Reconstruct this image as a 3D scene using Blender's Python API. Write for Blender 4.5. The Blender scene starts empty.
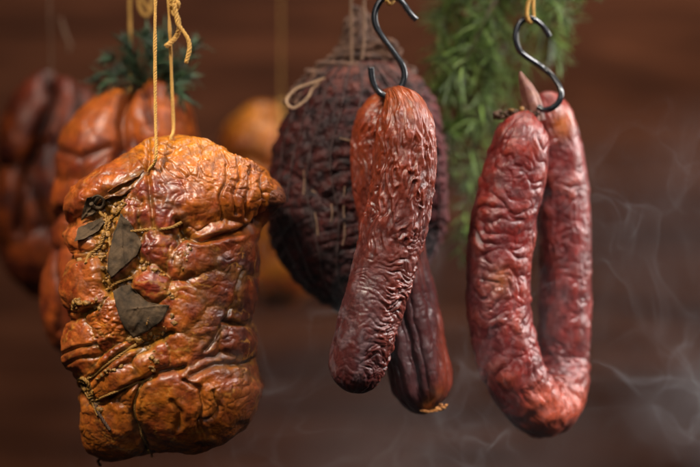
import bpy, math, random
import numpy as np
from mathutils import Vector

# ------------------------------------------------------------------ camera, world, lamps, exposure
SC = bpy.context.scene
S = 0.0006            # metres per photo pixel in the plane y = 0
CD = 1.3              # camera distance from that plane
Z0 = 1.5              # height of the optical axis
cam_d = bpy.data.cameras.new('camera')
cam = bpy.data.objects.new('camera', cam_d)
SC.collection.objects.link(cam)
cam.location = (0, -CD, Z0)
cam.rotation_euler = (math.pi / 2, 0, 0)
cam_d.sensor_width = 36
cam_d.lens = 36 * CD / (700 * S)
cam_d.clip_start = 0.05
cam_d.clip_end = 50
cam_d.dof.use_dof = True
cam_d.dof.focus_distance = CD - 0.022
cam_d.dof.aperture_fstop = 2.5
cam_d.dof.aperture_blades = 9
SC.camera = cam

world = bpy.data.worlds.new('World')
SC.world = world
world.use_nodes = True
bg = world.node_tree.nodes['Background']
bg.inputs[0].default_value = (0.55, 0.48, 0.46, 1)
bg.inputs[1].default_value = 0.014

def area(name, loc, target, size, size_y, power, color, spread=180):
    d = bpy.data.lights.new(name, 'AREA')
    d.shape = 'RECTANGLE'; d.size = size; d.size_y = size_y
    d.energy = power; d.color = color; d.spread = math.radians(spread)
    o = bpy.data.objects.new(name, d)
    SC.collection.objects.link(o)
    o.location = loc
    o.rotation_euler = (Vector(target) - Vector(loc)).to_track_quat('-Z', 'Y').to_euler()
    return o

area('ham_key_lamp', (-0.42, -0.55, 2.20), (-0.12, 0.0, 1.50), 0.22, 0.22, 0.72, (1.0, 0.90, 0.76), 33)
area('sausage_key_lamp', (0.50, -0.36, 2.10), (0.14, 0.0, 1.51), 0.16, 0.26, 0.56, (1.0, 0.95, 0.92), 34)
area('rim_lamp', (0.80, 0.16, 1.78), (0.08, 0.03, 1.5), 0.20, 0.50, 2.9, (1.0, 0.94, 0.90), 100)
area('fill_lamp', (-0.10, -1.2, 1.90), (0.0, 0.0, 1.5), 0.22, 0.30, 0.5, (1.0, 0.96, 0.94), 90)
area('unseen_wall_fill', (0.20, 0.25, 2.35), (0.12, 0.78, 1.62), 0.5, 0.3, 8.6, (1.0, 0.88, 0.76))  # unseen area light, added to brighten the boards

SC.view_settings.view_transform = 'Standard'
SC.view_settings.look = 'None'
SC.view_settings.exposure = 0.0
SC.view_settings.gamma = 1.0
SC.cycles.use_denoising = True
SC.cycles.use_adaptive_sampling = True
SC.cycles.adaptive_threshold = 0.04
SC.cycles.max_bounces = 8
SC.cycles.volume_bounces = 0

# ------------------------------------------------------------------ helpers
def K(Y): return (Y + CD) / CD
def at(px, py, Y):
    k = K(Y)
    return np.array([(px - 350) * S * k, Y, Z0 + (233.5 - py) * S * k])

_rng = np.random.RandomState(7)
_perm = np.concatenate([_rng.permutation(256)] * 3)
_grad = np.array([[1,1,0],[-1,1,0],[1,-1,0],[-1,-1,0],[1,0,1],[-1,0,1],[1,0,-1],[-1,0,-1],
                  [0,1,1],[0,-1,1],[0,1,-1],[0,-1,-1],[1,1,0],[-1,1,0],[0,-1,1],[0,-1,-1]], float)

def pn(x, y, z, seed=0):
    x = np.asarray(x, float) + seed * 17.31; y = np.asarray(y, float) + seed * 5.77; z = np.asarray(z, float) + seed * 9.13
    x, y, z = np.broadcast_arrays(x, y, z)
    xi, yi, zi = np.floor(x).astype(int), np.floor(y).astype(int), np.floor(z).astype(int)
    xf, yf, zf = x - xi, y - yi, z - zi
    f = lambda t: t * t * t * (t * (t * 6 - 15) + 10)
    u, v, w = f(xf), f(yf), f(zf)
    out = 0.0
    for dx in (0, 1):
        for dy in (0, 1):
            for dz in (0, 1):
                h = _perm[_perm[_perm[(xi + dx) & 255] + ((yi + dy) & 255)] + ((zi + dz) & 255)] & 15
                g = _grad[h]
                d = g[..., 0] * (xf - dx) + g[..., 1] * (yf - dy) + g[..., 2] * (zf - dz)
                out = out + d * (u if dx else 1 - u) * (v if dy else 1 - v) * (w if dz else 1 - w)
    return out

def fbm(x, y, z, seed=0, octv=3):
    a, s, f = 1.0, 0.0, 1.0
    for i in range(octv):
        s = s + a * pn(x * f, y * f, z * f, seed + i * 3)
        a *= 0.5; f *= 2.03
    return s

def worley(x, y, seed=0):
    xi, yi = np.floor(x).astype(int), np.floor(y).astype(int)
    f1 = np.full(x.shape, 9.0); f2 = np.full(x.shape, 9.0)
    for dx in (-1, 0, 1):
        for dy in (-1, 0, 1):
            h = _perm[_perm[(xi + dx + seed * 13) & 255] + ((yi + dy) & 255)]
            h2 = _perm[h + 91]
            d = np.hypot(xi + dx + h / 255.0 - x, yi + dy + h2 / 255.0 - y)
            f2 = np.where(d < f1, f1, np.minimum(f2, d))
            f1 = np.minimum(f1, d)
    return f1, f2

def sstep(a, b, x):
    t = np.clip((x - a) / (b - a), 0, 1)
    return t * t * (3 - 2 * t)

def mixc(a, b, t):
    t = np.clip(t, 0, 1)[..., None]
    return np.asarray(a) * (1 - t) + np.asarray(b) * t

def make_obj(name, V, F, mat, parent=None, tint=None, smooth=True, loc=None):
    """one mesh object from arrays (world coordinates; the origin is moved to loc)"""
    V = np.asarray(V, float)
    loc = V.mean(0) if loc is None else np.asarray(loc, float)
    me = bpy.data.meshes.new(name)
    F = np.asarray(F, np.int32)
    me.vertices.add(len(V)); me.vertices.foreach_set('co', (V - loc).astype(np.float32).ravel())
    n, c = F.shape
    me.loops.add(n * c); me.loops.foreach_set('vertex_index', F.ravel())
    me.polygons.add(n); me.polygons.foreach_set('loop_start', np.arange(0, n * c, c, dtype=np.int32))
    me.polygons.foreach_set('use_smooth', np.full(n, smooth))
    me.update(calc_edges=True)
    if tint is not None:
        a = me.attributes.new('tint', 'FLOAT_COLOR', 'POINT')
        t = np.ones((len(V), 4), np.float32); t[:, :3] = np.clip(tint, 0, 1)
        a.data.foreach_set('color', t.ravel())
    me.materials.append(mat)
    o = bpy.data.objects.new(name, me)
    SC.collection.objects.link(o)
    if parent is not None:
        o.parent = parent
        o.location = loc - world_loc(parent)
    else:
        o.location = loc
    return o

def world_loc(o):
    l = np.array(o.location)
    while o.parent is not None:
        o = o.parent; l = l + np.array(o.location)
    return l

def tag(o, label, cat, group=None, kind=None):
    if label: o['label'] = label
    if cat: o['category'] = cat
    if group: o['group'] = group
    if kind: o['kind'] = kind
    return o

def empty(name, loc):
    o = bpy.data.objects.new(name, None)
    SC.collection.objects.link(o)
    o.location = loc
    o.empty_display_size = 0.02
    return o

def grid_faces(n, m, wrap):
    i = np.arange(n - 1)[:, None]; j = np.arange(m if wrap else m - 1)[None, :]
    a = i * m + j; b = i * m + (j + 1) % m
    return np.stack([a, b, b + m, a + m], -1).reshape(-1, 4)

def catmull(P, n):
    """P: (k, d) control points -> n samples, evenly spaced in the first three columns"""
    P = np.asarray(P, float)
    Q = np.vstack([2 * P[0] - P[1], P, 2 * P[-1] - P[-2]])
    out = []
    for i in range(1, len(Q) - 2):
        t = np.linspace(0, 1, 40, endpoint=False)[:, None]
        p0, p1, p2, p3 = Q[i - 1], Q[i], Q[i + 1], Q[i + 2]
        out.append(0.5 * (2 * p1 + (p2 - p0) * t + (2 * p0 - 5 * p1 + 4 * p2 - p3) * t ** 2 + (3 * p1 - p0 - 3 * p2 + p3) * t ** 3))
    C = np.vstack(out + [P[-1:]])
    s = np.concatenate([[0], np.cumsum(np.linalg.norm(np.diff(C[:, :3], axis=0), axis=1))])
    u = np.linspace(0, s[-1], n)
    return np.stack([np.interp(u, s, C[:, k]) for k in range(C.shape[1])], 1), u

def frames(C, up=(0, -1, 0)):
    T = np.gradient(C, axis=0); T /= np.linalg.norm(T, axis=1)[:, None] + 1e-12
    N = np.zeros_like(T); n = np.asarray(up, float)
    for i in range(len(C)):
        n = n - T[i] * n.dot(T[i])
        l = np.linalg.norm(n)
        if l < 1e-6: n = np.array([1.0, 0.02, 0.01]); n = n - T[i] * n.dot(T[i]); l = np.linalg.norm(n)
        n = n / l; N[i] = n
    return T, N, np.cross(T, N)

def tube_arrays(C, r, m=8, caps=True):
    C = np.asarray(C, float); r = np.broadcast_to(np.asarray(r, float), (len(C),)).copy()
    if caps:
        C = np.vstack([C[:1], C, C[-1:]]); r = np.concatenate([[r[0] * .02], r, [r[-1] * .02]])
        Cn = C.copy(); Cn[0] = C[1] - (C[2] - C[1]) * .02; Cn[-1] = C[-2] + (C[-2] - C[-3]) * .02; C = Cn
    T, N, B = frames(C)
    a = np.linspace(0, 2 * math.pi, m, endpoint=False)
    V = C[:, None] + r[:, None, None] * (np.cos(a)[None, :, None] * N[:, None] + np.sin(a)[None, :, None] * B[:, None])
    return V.reshape(-1, 3), grid_faces(len(C), m, True)

def join(parts):
    Vs, Fs, o = [], [], 0
    for V, F in parts:
        Vs.append(V); Fs.append(np.asarray(F) + o); o += len(V)
    return np.vstack(Vs), np.vstack(Fs)

def twine_arrays(P, r, strands=3, pitch=6.0, step=0.35, seed=0, fray=0.3, m=6):
    """twisted twine: helical strands round a path; r in metres, pitch in multiples of r"""
    P = np.asarray(P, float)
    L = np.linalg.norm(np.diff(P, axis=0), axis=1).sum()
    n = max(12, int(L / (r * step * 2)))
    C, u = catmull(P, n)
    T, N, B = frames(C, (0.3, -1, 0.2))
    out = []
    rr = r * (1 + fray * pn(u / r * .12, seed, 0.5, 3))
    for k in range(strands):
        ph = 2 * math.pi * k / strands + u / (r * pitch) * 2 * math.pi + 2.4 * pn(u / r * .05, seed + 3.3, 0.1, 5) + .5 * pn(u / r * .2, seed + 1.3, k, 6)
        c = C + (rr * .52)[:, None] * (np.cos(ph)[:, None] * N + np.sin(ph)[:, None] * B)
        out.append(tube_arrays(c, rr * .56, m))
    return join(out)

# ------------------------------------------------------------------ materials
class NT:
    def __init__(self, name):
        self.mat = bpy.data.materials.new(name); self.mat.use_nodes = True
        self.t = self.mat.node_tree; self.bsdf = self.t.nodes['Principled BSDF']
    def n(self, typ, **kw):
        x = self.t.nodes.new(typ)
        for k, v in kw.items():
            if k.startswith('i_'): x.inputs[k[2:].replace('_', ' ')].default_value = v
            else: setattr(x, k, v)
        return x
    def l(self, a, b): self.t.links.new(a, b)
    def noise(self, scale, detail=4, rough=.55, dist=0.0, vec=None):
        x = self.n('ShaderNodeTexNoise'); x.inputs['Scale'].default_value = scale
        x.inputs['Detail'].default_value = detail; x.inputs['Roughness'].default_value = rough; x.inputs['Distortion'].default_value = dist
        if vec is not None: self.l(vec, x.inputs['Vector'])
        return x
    def coord(self, scale=(1, 1, 1)):
        c = self.n('ShaderNodeTexCoord'); m = self.n('ShaderNodeMapping')
        m.inputs['Scale'].default_value = scale
        self.l(c.outputs['Object'], m.inputs['Vector']); return m.outputs[0]
    def ramp(self, fac, stops):
        r = self.n('ShaderNodeValToRGB'); e = r.color_ramp.elements
        while len(e) < len(stops): e.new(0.5)
        for q, (p, c) in zip(e, stops):
            q.position = p; q.color = (*c, 1) if len(c) == 3 else c
        self.l(fac, r.inputs[0]); return r.outputs[0]
    def mix(self, fac, a, b, mode='MIX'):
        x = self.n('ShaderNodeMix', data_type='RGBA', blend_type=mode)
        for s, v in ((x.inputs[0], fac), (x.inputs[6], a), (x.inputs[7], b)):
            if hasattr(v, 'default_value') or hasattr(v, 'links'): self.l(v, s)
            else: s.default_value = v if not isinstance(v, tuple) else (*v, 1)
        return x.outputs[2]
    def bump(self, h, strength, dist, prev=None):
        b = self.n('ShaderNodeBump'); b.inputs['Strength'].default_value = strength; b.inputs['Distance'].default_value = dist
        self.l(h, b.inputs['Height'])
        if prev is not None: self.l(prev, b.inputs['Normal'])
        return b.outputs[0]
    def set(self, **kw):
        for k, v in kw.items():
            s = self.bsdf.inputs[k.replace('_', ' ')]
            if hasattr(v, 'links'): self.l(v, s)
            else: s.default_value = (*v, 1) if isinstance(v, tuple) and len(v) == 3 and s.type == 'RGBA' else v

def meat_material(name, rough=.36, var=.35, bump=.35, coat=.25, spots=(0.05, 0.012, 0.006), fine=900, spec=.5, mid=0.0):
    m = NT(name)
    a = m.n('ShaderNodeAttribute', attribute_name='tint')
    v = m.coord()
    n1 = m.noise(130, 6, .62, .4, v); n2 = m.noise(fine, 4, .6, .2, v); n3 = m.noise(45, 4, .6, .8, v)
    dark = m.ramp(n1.outputs[0], [(.32, (1 - var,) * 3), (.62, (1.0,) * 3), (.8, (1 + var * .7,) * 3)])
    c = m.mix(1.0, a.outputs['Color'], dark, 'MULTIPLY')
    f = m.ramp(n3.outputs[0], [(.55, (0, 0, 0)), (.78, (.55, .55, .55))])
    c = m.mix(f, c, spots)
    r = m.ramp(n1.outputs[0], [(.25, (rough + .14,) * 3), (.75, (rough - .10,) * 3)])
    b1 = m.bump(n1.outputs[0], bump, .0012)
    if mid:
        n4 = m.noise(420, 5, .62, .9, v); b1 = m.bump(n4.outputs[0], mid, .0011, b1)
        s4 = m.ramp(n4.outputs[0], [(.3, (.62, .55, .5)), (.5, (1, 1, 1)), (.72, (1.22, 1.15, 1.0))]); c = m.mix(.75, c, s4, 'MULTIPLY')
    b2 = m.bump(n2.outputs[0], bump * .8, .0003, b1)
    m.set(Base_Color=c, Roughness=r, Normal=b2, Coat_Weight=coat, Coat_Roughness=.28)
    m.bsdf.inputs['Subsurface Weight'].default_value = .12
    m.bsdf.inputs['Subsurface Radius'].default_value = (.004, .0014, .0007)
    m.bsdf.inputs['Subsurface Scale'].default_value = 1.0
    m.bsdf.inputs['Specular IOR Level'].default_value = spec
    return m.mat

def simple_material(name, color, rough=.6, metal=0.0, var=.25, scale=300, bump=.2, bdist=.0004, color2=None):
    m = NT(name); v = m.coord()
    n = m.noise(scale, 5, .6, .2, v)
    c2 = color2 if color2 else tuple(x * (1 - var) for x in color)
    c = m.ramp(n.outputs[0], [(.3, c2), (.7, color)])
    m.set(Base_Color=c, Roughness=rough, Metallic=metal, Normal=m.bump(n.outputs[0], bump, bdist))
    return m.mat

M_HAM = meat_material('smoked_ham_rind', .38, .5, .22, .18, mid=.2)
M_HAM_BACK = meat_material('smoked_ham_rind_far', .42, .5, .2, .0, spec=.4, mid=.1)
M_SAUS_DARK = meat_material('dried_sausage_casing', .36, .35, .14, .12, spots=(.06, .016, .012), mid=.25)
M_SAUS_RED = meat_material('red_sausage_casing', .37, .3, .12, .1, spots=(.10, .016, .014), mid=.25)
M_NET_MEAT = meat_material('netted_meat_surface', .6, .5, .5, .0, spots=(.012, .004, .004), spec=.22)
M_TWINE = simple_material('yellow_cotton_twine', (.68, .37, .085), .8, 0, .5, 1600, .5, .0003)
M_TWINE_OLD = simple_material('stained_ochre_twine', (.34, .16, .022), .7, 0, .55, 1200, .5, .0003)
M_TWINE_BROWN = simple_material('brown_jute_twine', (.26, .15, .09), .85, 0, .45, 1200, .5, .0003)
M_LOOP = simple_material('pale_jute_twine', (.55, .36, .22), .85, 0, .3, 1200, .4, .0003)
M_NET = simple_material('dark_stained_netting', (.055, .025, .022), .8, 0, .5, 900, .5, .0004)
M_HOOK = simple_material('black_enamelled_steel', (.016, .018, .022), .24, .0, .35, 500, .04, .0001)
M_HOOK.node_tree.nodes['Principled BSDF'].inputs['Coat Weight'].default_value = .6
M_HOOK.node_tree.nodes['Principled BSDF'].inputs['Coat Roughness'].default_value = .12
M_LEAF = simple_material('dried_bay_leaf_skin', (.110, .066, .034), .85, 0, .5, 130, .9, .0014, color2=(.018, .013, .008))
M_LEAF.node_tree.nodes['Principled BSDF'].inputs['Specular IOR Level'].default_value = .22
M_CRUST = simple_material('ochre_spice_crust', (.36, .17, .022), .55, 0, .6, 420, .6, .0006, color2=(.09, .035, .010))
M_CASING = simple_material('dry_casing_tail', (.26, .115, .07), .5, 0, .6, 260, .4, .0006, color2=(.12, .025, .022))
M_CLOVE = simple_material('dark_dried_string_end', (.085, .036, .014), .75, 0, .5, 500, .6, .0006)

# ------------------------------------------------------------------ the wall of brown boards
def wood_material():
    m = NT('dark_oiled_boards')
    v = m.coord((.7, 6, 7))
    info = m.n('ShaderNodeObjectInfo')
    off = m.n('ShaderNodeVectorMath', operation='ADD')
    sc = m.n('ShaderNodeVectorMath', operation='SCALE'); sc.inputs[3].default_value = 37.0
    comb = m.n('ShaderNodeCombineXYZ')
    for k in range(3): m.l(info.outputs['Random'], comb.inputs[k])
    m.l(comb.outputs[0], sc.inputs[0]); m.l(v, off.inputs[0]); m.l(sc.outputs[0], off.inputs[1])
    n = m.noise(3.2, 7, .62, 1.4, off.outputs[0]); n2 = m.noise(22, 4, .6, .4, off.outputs[0])
    c = m.ramp(n.outputs[0], [(.30, (.035, .010, .004)), (.5, (.105, .033, .014)), (.70, (.20, .068, .030))])
    f = m.ramp(n2.outputs[0], [(.35, (.7,) * 3), (.7, (1.12,) * 3)])
    c = m.mix(.8, c, f, 'MULTIPLY')
    m.set(Base_Color=c, Roughness=.8, Normal=m.bump(n2.outputs[0], .3, .002), Specular_IOR_Level=.2)
    return m.mat
M_WOOD = wood_material()
WALL_Y = 0.80
wall = empty('wall', (0, WALL_Y, Z0 - .75))
tag(wall, 'wall of dark brown horizontal wooden boards behind the hanging meats', 'wall', kind='structure')
def board(z0, z1, y, mat, parent):
    x0, x1, d, b = -1.1, 1.1, .024, .0012
    prof = [(y + d, z0), (y + b, z0), (y, z0 + b), (y, z1 - b), (y + b, z1), (y + d, z1)]
    V = np.array([[x, p[0], p[1]] for x in (x0, x1) for p in prof])
    F = [[i, (i + 1) % 6, 6 + (i + 1) % 6, 6 + i] for i in range(6)]
    F += [[0, 1, 4, 5], [1, 2, 3, 4], [6, 7, 10, 11], [7, 8, 9, 10]]
    return make_obj('board', V, F, mat, parent, smooth=False)
zz = Z0 - .75; kk = 0
while zz < Z0 + .75:
    h = .205 + .03 * math.sin(kk * 2.3)
    board(zz, zz + h - .001, WALL_Y + .002 * math.sin(kk * 5.1), M_WOOD, wall)
    zz += h; kk += 1

# ------------------------------------------------------------------ lumps of smoked meat (front view outline + depth + displaced relief)
def lump(name, mat, Y0, left, right, depth, relief, tint, parent=None, NZ=300, NF=260, NB=80, sq=2.3, bias=72):
    """left/right: silhouette polylines [(px, py)] sorted by py; relief(px, py, front, noise3) -> px displacement; tint(px, py, H, ...) -> colour"""
    L = np.array(left, float); R = np.array(right, float)
    y0, y1 = L[0, 1], L[-1, 1]
    t = 0.5 - 0.5 * np.cos(np.linspace(0.0, math.pi, NZ)); t = .35 * t + .65 * np.linspace(0, 1, NZ)
    py = y0 + (y1 - y0) * t
    sm = lambda P: np.interp(py, P[:, 1], P[:, 0])
    xl, xr = sm(L), sm(R)
    def blur(a, s):
        k = np.exp(-.5 * (np.arange(-12, 13) / s) ** 2); k /= k.sum()
        return np.convolve(np.pad(a, 12, mode='edge'), k, 'valid')
    w = np.maximum((xr - xl) / 2, .01); c = (xl + xr) / 2
    w2, c2 = blur(w, 2.0), blur(c, 2.0)
    e = np.minimum(np.arange(NZ), NZ - 1 - np.arange(NZ)); e = np.clip(e / 8.0, 0, 1)
    w = w * (1 - e) + w2 * e; c = c * (1 - e) + c2 * e
    th = np.concatenate([np.linspace(math.pi, 2 * math.pi, NF, endpoint=False), np.linspace(0, math.pi, NB, endpoint=False)])
    cs, sn = np.cos(th), np.sin(th)
    q = 2.0 / sq
    dx = np.sign(cs) * np.abs(cs) ** q; dy = np.sign(sn) * np.abs(sn) ** q
    tt = np.abs(2 * (py - y0) / (y1 - y0) - 1)
    D = depth * np.maximum(1 - tt ** 2.6, 0) ** .5 + .01
    PX = c[:, None] + w[:, None] * dx[None]
    PD = D[:, None] * dy[None]
    PZ = -np.repeat(py[:, None], len(th), 1)
    P = np.stack([PX, PD, PZ], -1)
    du = np.gradient(P, axis=0)
    dv = (np.roll(P, -1, 1) - np.roll(P, 1, 1))
    N = np.cross(dv, du); N /= np.linalg.norm(N, axis=-1)[..., None] + 1e-9
    ctr = np.stack([np.repeat(c[:, None], len(th), 1), 0 * PD, np.clip(PZ, -(y1 - 15), -(y0 + 15))], -1)
    flip = np.sign(((P - ctr) * N).sum(-1).mean()); N *= flip
    fr = sstep(-.05, .45, -N[..., 1])
    H, aux = relief(PX, -PZ, fr, PD)
    H = H - np.percentile(H[:, :NF], bias) * sstep(0, .6, np.abs(np.minimum(np.arange(NZ), NZ - 1 - np.arange(NZ)) / (NZ * .08)))[:, None]
    P = P + N * H[..., None]
    col = tint(P[..., 0], -P[..., 2], H, aux, fr, PD)
    k = K(Y0)
    V = np.stack([(P[..., 0] - 350) * S * k, Y0 + P[..., 1] * S * k, Z0 + (233.5 + P[..., 2]) * S * k], -1)
    F = grid_faces(NZ, len(th), True)
    if flip < 0 or True: F = F[:, ::-1]
    o = make_obj(name, V.reshape(-1, 3), F, mat, parent, tint=col.reshape(-1, 3))
    front = dict(P=P, k=k, Y0=Y0)
    def surf(px, py_, lift=0.0):
        """point on the front surface under photo pixel (px, py)"""
        sub = P[:, :NF]
        d = (sub[..., 0] - px) ** 2 + (-sub[..., 2] - py_) ** 2
        ix = np.argpartition(d.ravel(), 6)[:6]
        dep = sub[..., 1].ravel()[ix].min()
        y = Y0 + (dep - lift) * S * k
        return np.array([(px - 350) * S * k, y, Z0 + (233.5 - py_) * S * k])
    return o, surf

def mounds(x, y, L, p=.62):
    """pillows: (cx, cy, rx, ry, angle in degrees, height); returns the highest pillow, how near its edge (0..1), and which one"""
    best = np.full(x.shape, -7.0); second = np.full(x.shape, -9.0); idx = np.full(x.shape, -1)
    for i, (cx, cy, rx, ry, an, h) in enumerate(L):
        a = math.radians(an); ca, sa = math.cos(a), math.sin(a)
        u = ((x - cx) * ca + (y - cy) * sa) / rx; v = (-(x - cx) * sa + (y - cy) * ca) / ry
        d = u * u + v * v
        z = np.where(d < 1.6, h * (np.maximum(1 - d, 0) ** p) - 3.0 * np.maximum(d - .55, 0) - (14 - h) * .12 - 2, -9)
        up = z > best
        second = np.where(up, best, np.maximum(second, z)); idx = np.where(up, i, idx); best = np.where(up, z, best)
    return best, np.clip((best - second) / 3.5, 0, 1), idx

def polydist(x, y, P):
    P = np.asarray(P, float); d = np.full(x.shape, 1e9)
    for (ax, ay), (bx, by) in zip(P[:-1], P[1:]):
        vx, vy = bx - ax, by - ay
        t = np.clip(((x - ax) * vx + (y - ay) * vy) / (vx * vx + vy * vy + 1e-9), 0, 1)
        d = np.minimum(d, (x - ax - t * vx) ** 2 + (y - ay - t * vy) ** 2)
    return np.sqrt(d)

# ---- the big front ham
HAM_Y = 0.022
hamL = [(174, 135.5), (165, 137), (150, 142), (137, 149), (117, 162), (91, 176), (72, 188), (66, 199), (64.5, 210), (66, 222), (65, 228), (64, 235), (67, 243), (72, 250), (70, 258), (66, 270),
        (63.5, 284), (63.5, 300), (67, 312), (70, 320), (66.5, 330), (65, 345), (66, 360), (71, 371), (77, 380), (81, 388), (80, 396), (84, 408), (86, 425), (89, 440), (95, 454), (104, 460.5)]
hamR = [(178, 135.5), (190, 137.5), (203, 141), (221, 150), (239, 158.5), (256, 163), (266, 169), (271, 176), (279, 181), (286, 189), (287, 197), (284, 205), (276, 212), (268, 222), (262, 232), (259.5, 242),
        (260, 255), (261, 270), (260.5, 285), (258.5, 300), (255, 314), (252.5, 322), (256, 330), (259.5, 340), (259, 351), (258.5, 362), (261, 374), (264, 386), (262, 398), (258, 408), (246, 423), (228, 436), (209, 445), (176, 450.5), (140, 455), (110, 460.5)]
ham_mounds = [
    (200, 176, 88, 52, 12, 15), (112, 181, 62, 21, -33, 12), (276, 197, 15, 16, 0, 9), (68, 235, 7, 11, 0, 6),
    (172, 205, 27, 34, 8, 11), (144, 204, 13, 26, 12, 7), (166, 246, 21, 20, 0, 8), (190, 262, 15, 17, 30, 7), (160, 281, 20, 18, 20, 9),
    (203, 256, 24, 20, -35, 9), (236, 250, 40, 34, 25, 8.5), (226, 284, 34, 30, -40, 8.5), (190, 306, 30, 30, 30, 9), (214, 318, 30, 24, -35, 8.5), (250, 300, 18, 34, 10, 8), (242, 340, 26, 26, 0, 9.5), (196, 346, 30, 22, -35, 8.5),
    (84, 243, 18, 18, 0, 8), (89, 284, 30, 33, 10, 12), (86, 342, 30, 33, -8, 11), (117, 318, 24, 30, 0, 9), (100, 300, 14, 10, 20, 7),
    (125, 262, 15, 26, 10, 5), (112, 362, 40, 15, -28, 9), (122, 378, 42, 15, -26, 10), (158, 357, 22, 13, -30, 9), (150, 315, 18, 16, 0, 5),
    (205, 405, 66, 55, -6, 16), (112, 425, 44, 42, 5, 14), (230, 372, 34, 26, 0, 8), (150, 400, 30, 40, 0, 9)]
ham_creases = [  # (polyline, half-width, depth)
    ([(290, 206), (280, 209), (263, 222), (242, 232), (225, 236.5), (205, 241), (192, 234), (184, 222)], 2.6, 8),
    ([(155, 176), (140, 187), (125, 196), (112, 201), (100, 209)], 3.2, 6),
    ([(155, 150), (156, 175), (157, 200), (160, 222), (163, 235)], 1.8, 4),
    ([(112, 212), (120, 226), (114, 243), (111, 258), (116, 275), (122, 292)], 3.5, 5),
    ([(70, 251), (84, 262), (98, 256), (112, 248)], 2.5, 5),
    ([(152, 376), (144, 392), (142, 404), (146, 420), (149, 436), (151, 450)], 2.0, 6),
    ([(84, 388), (97, 398), (110, 396), (130, 385), (152, 374), (172, 366), (190, 360)], 2.4, 5),
    ([(100, 372), (120, 357), (139, 343), (160, 338), (180, 330)], 2.6, 5),
    ([(190, 372), (204, 380), (207, 395), (203, 410), (207, 422)], 2.0, 3.6), ([(203, 410), (214, 406), (221, 396), (216, 384)], 1.5, 2.4),
    ([(180, 392), (186, 402), (184, 414)], 2.4, 3.2),
    ([(70, 318), (84, 318), (96, 309), (108, 303)], 2.4, 5),
    ([(72, 352), (92, 344), (108, 338)], 1.6, 2.6), ([(76, 362), (95, 352), (112, 350)], 1.4, 2),
    ([(196, 368), (220, 360), (240, 362), (256, 358)], 2.6, 4), ([(228, 318), (246, 322), (256, 322)], 2.4, 5), ([(210, 345), (222, 330), (236, 300), (244, 270)], 1.8, 2.6),
    ([(262, 178), (261, 190), (264, 205), (262, 214)], 1.8, 4), ([(250, 172), (251, 188), (246, 203), (248, 218)], 1.6, 3.2), ([(237, 168), (241, 182), (236, 197), (238, 214)], 1.6, 3), ([(226, 172), (229, 186), (222, 200), (226, 222)], 1.5, 2.6)]

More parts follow.
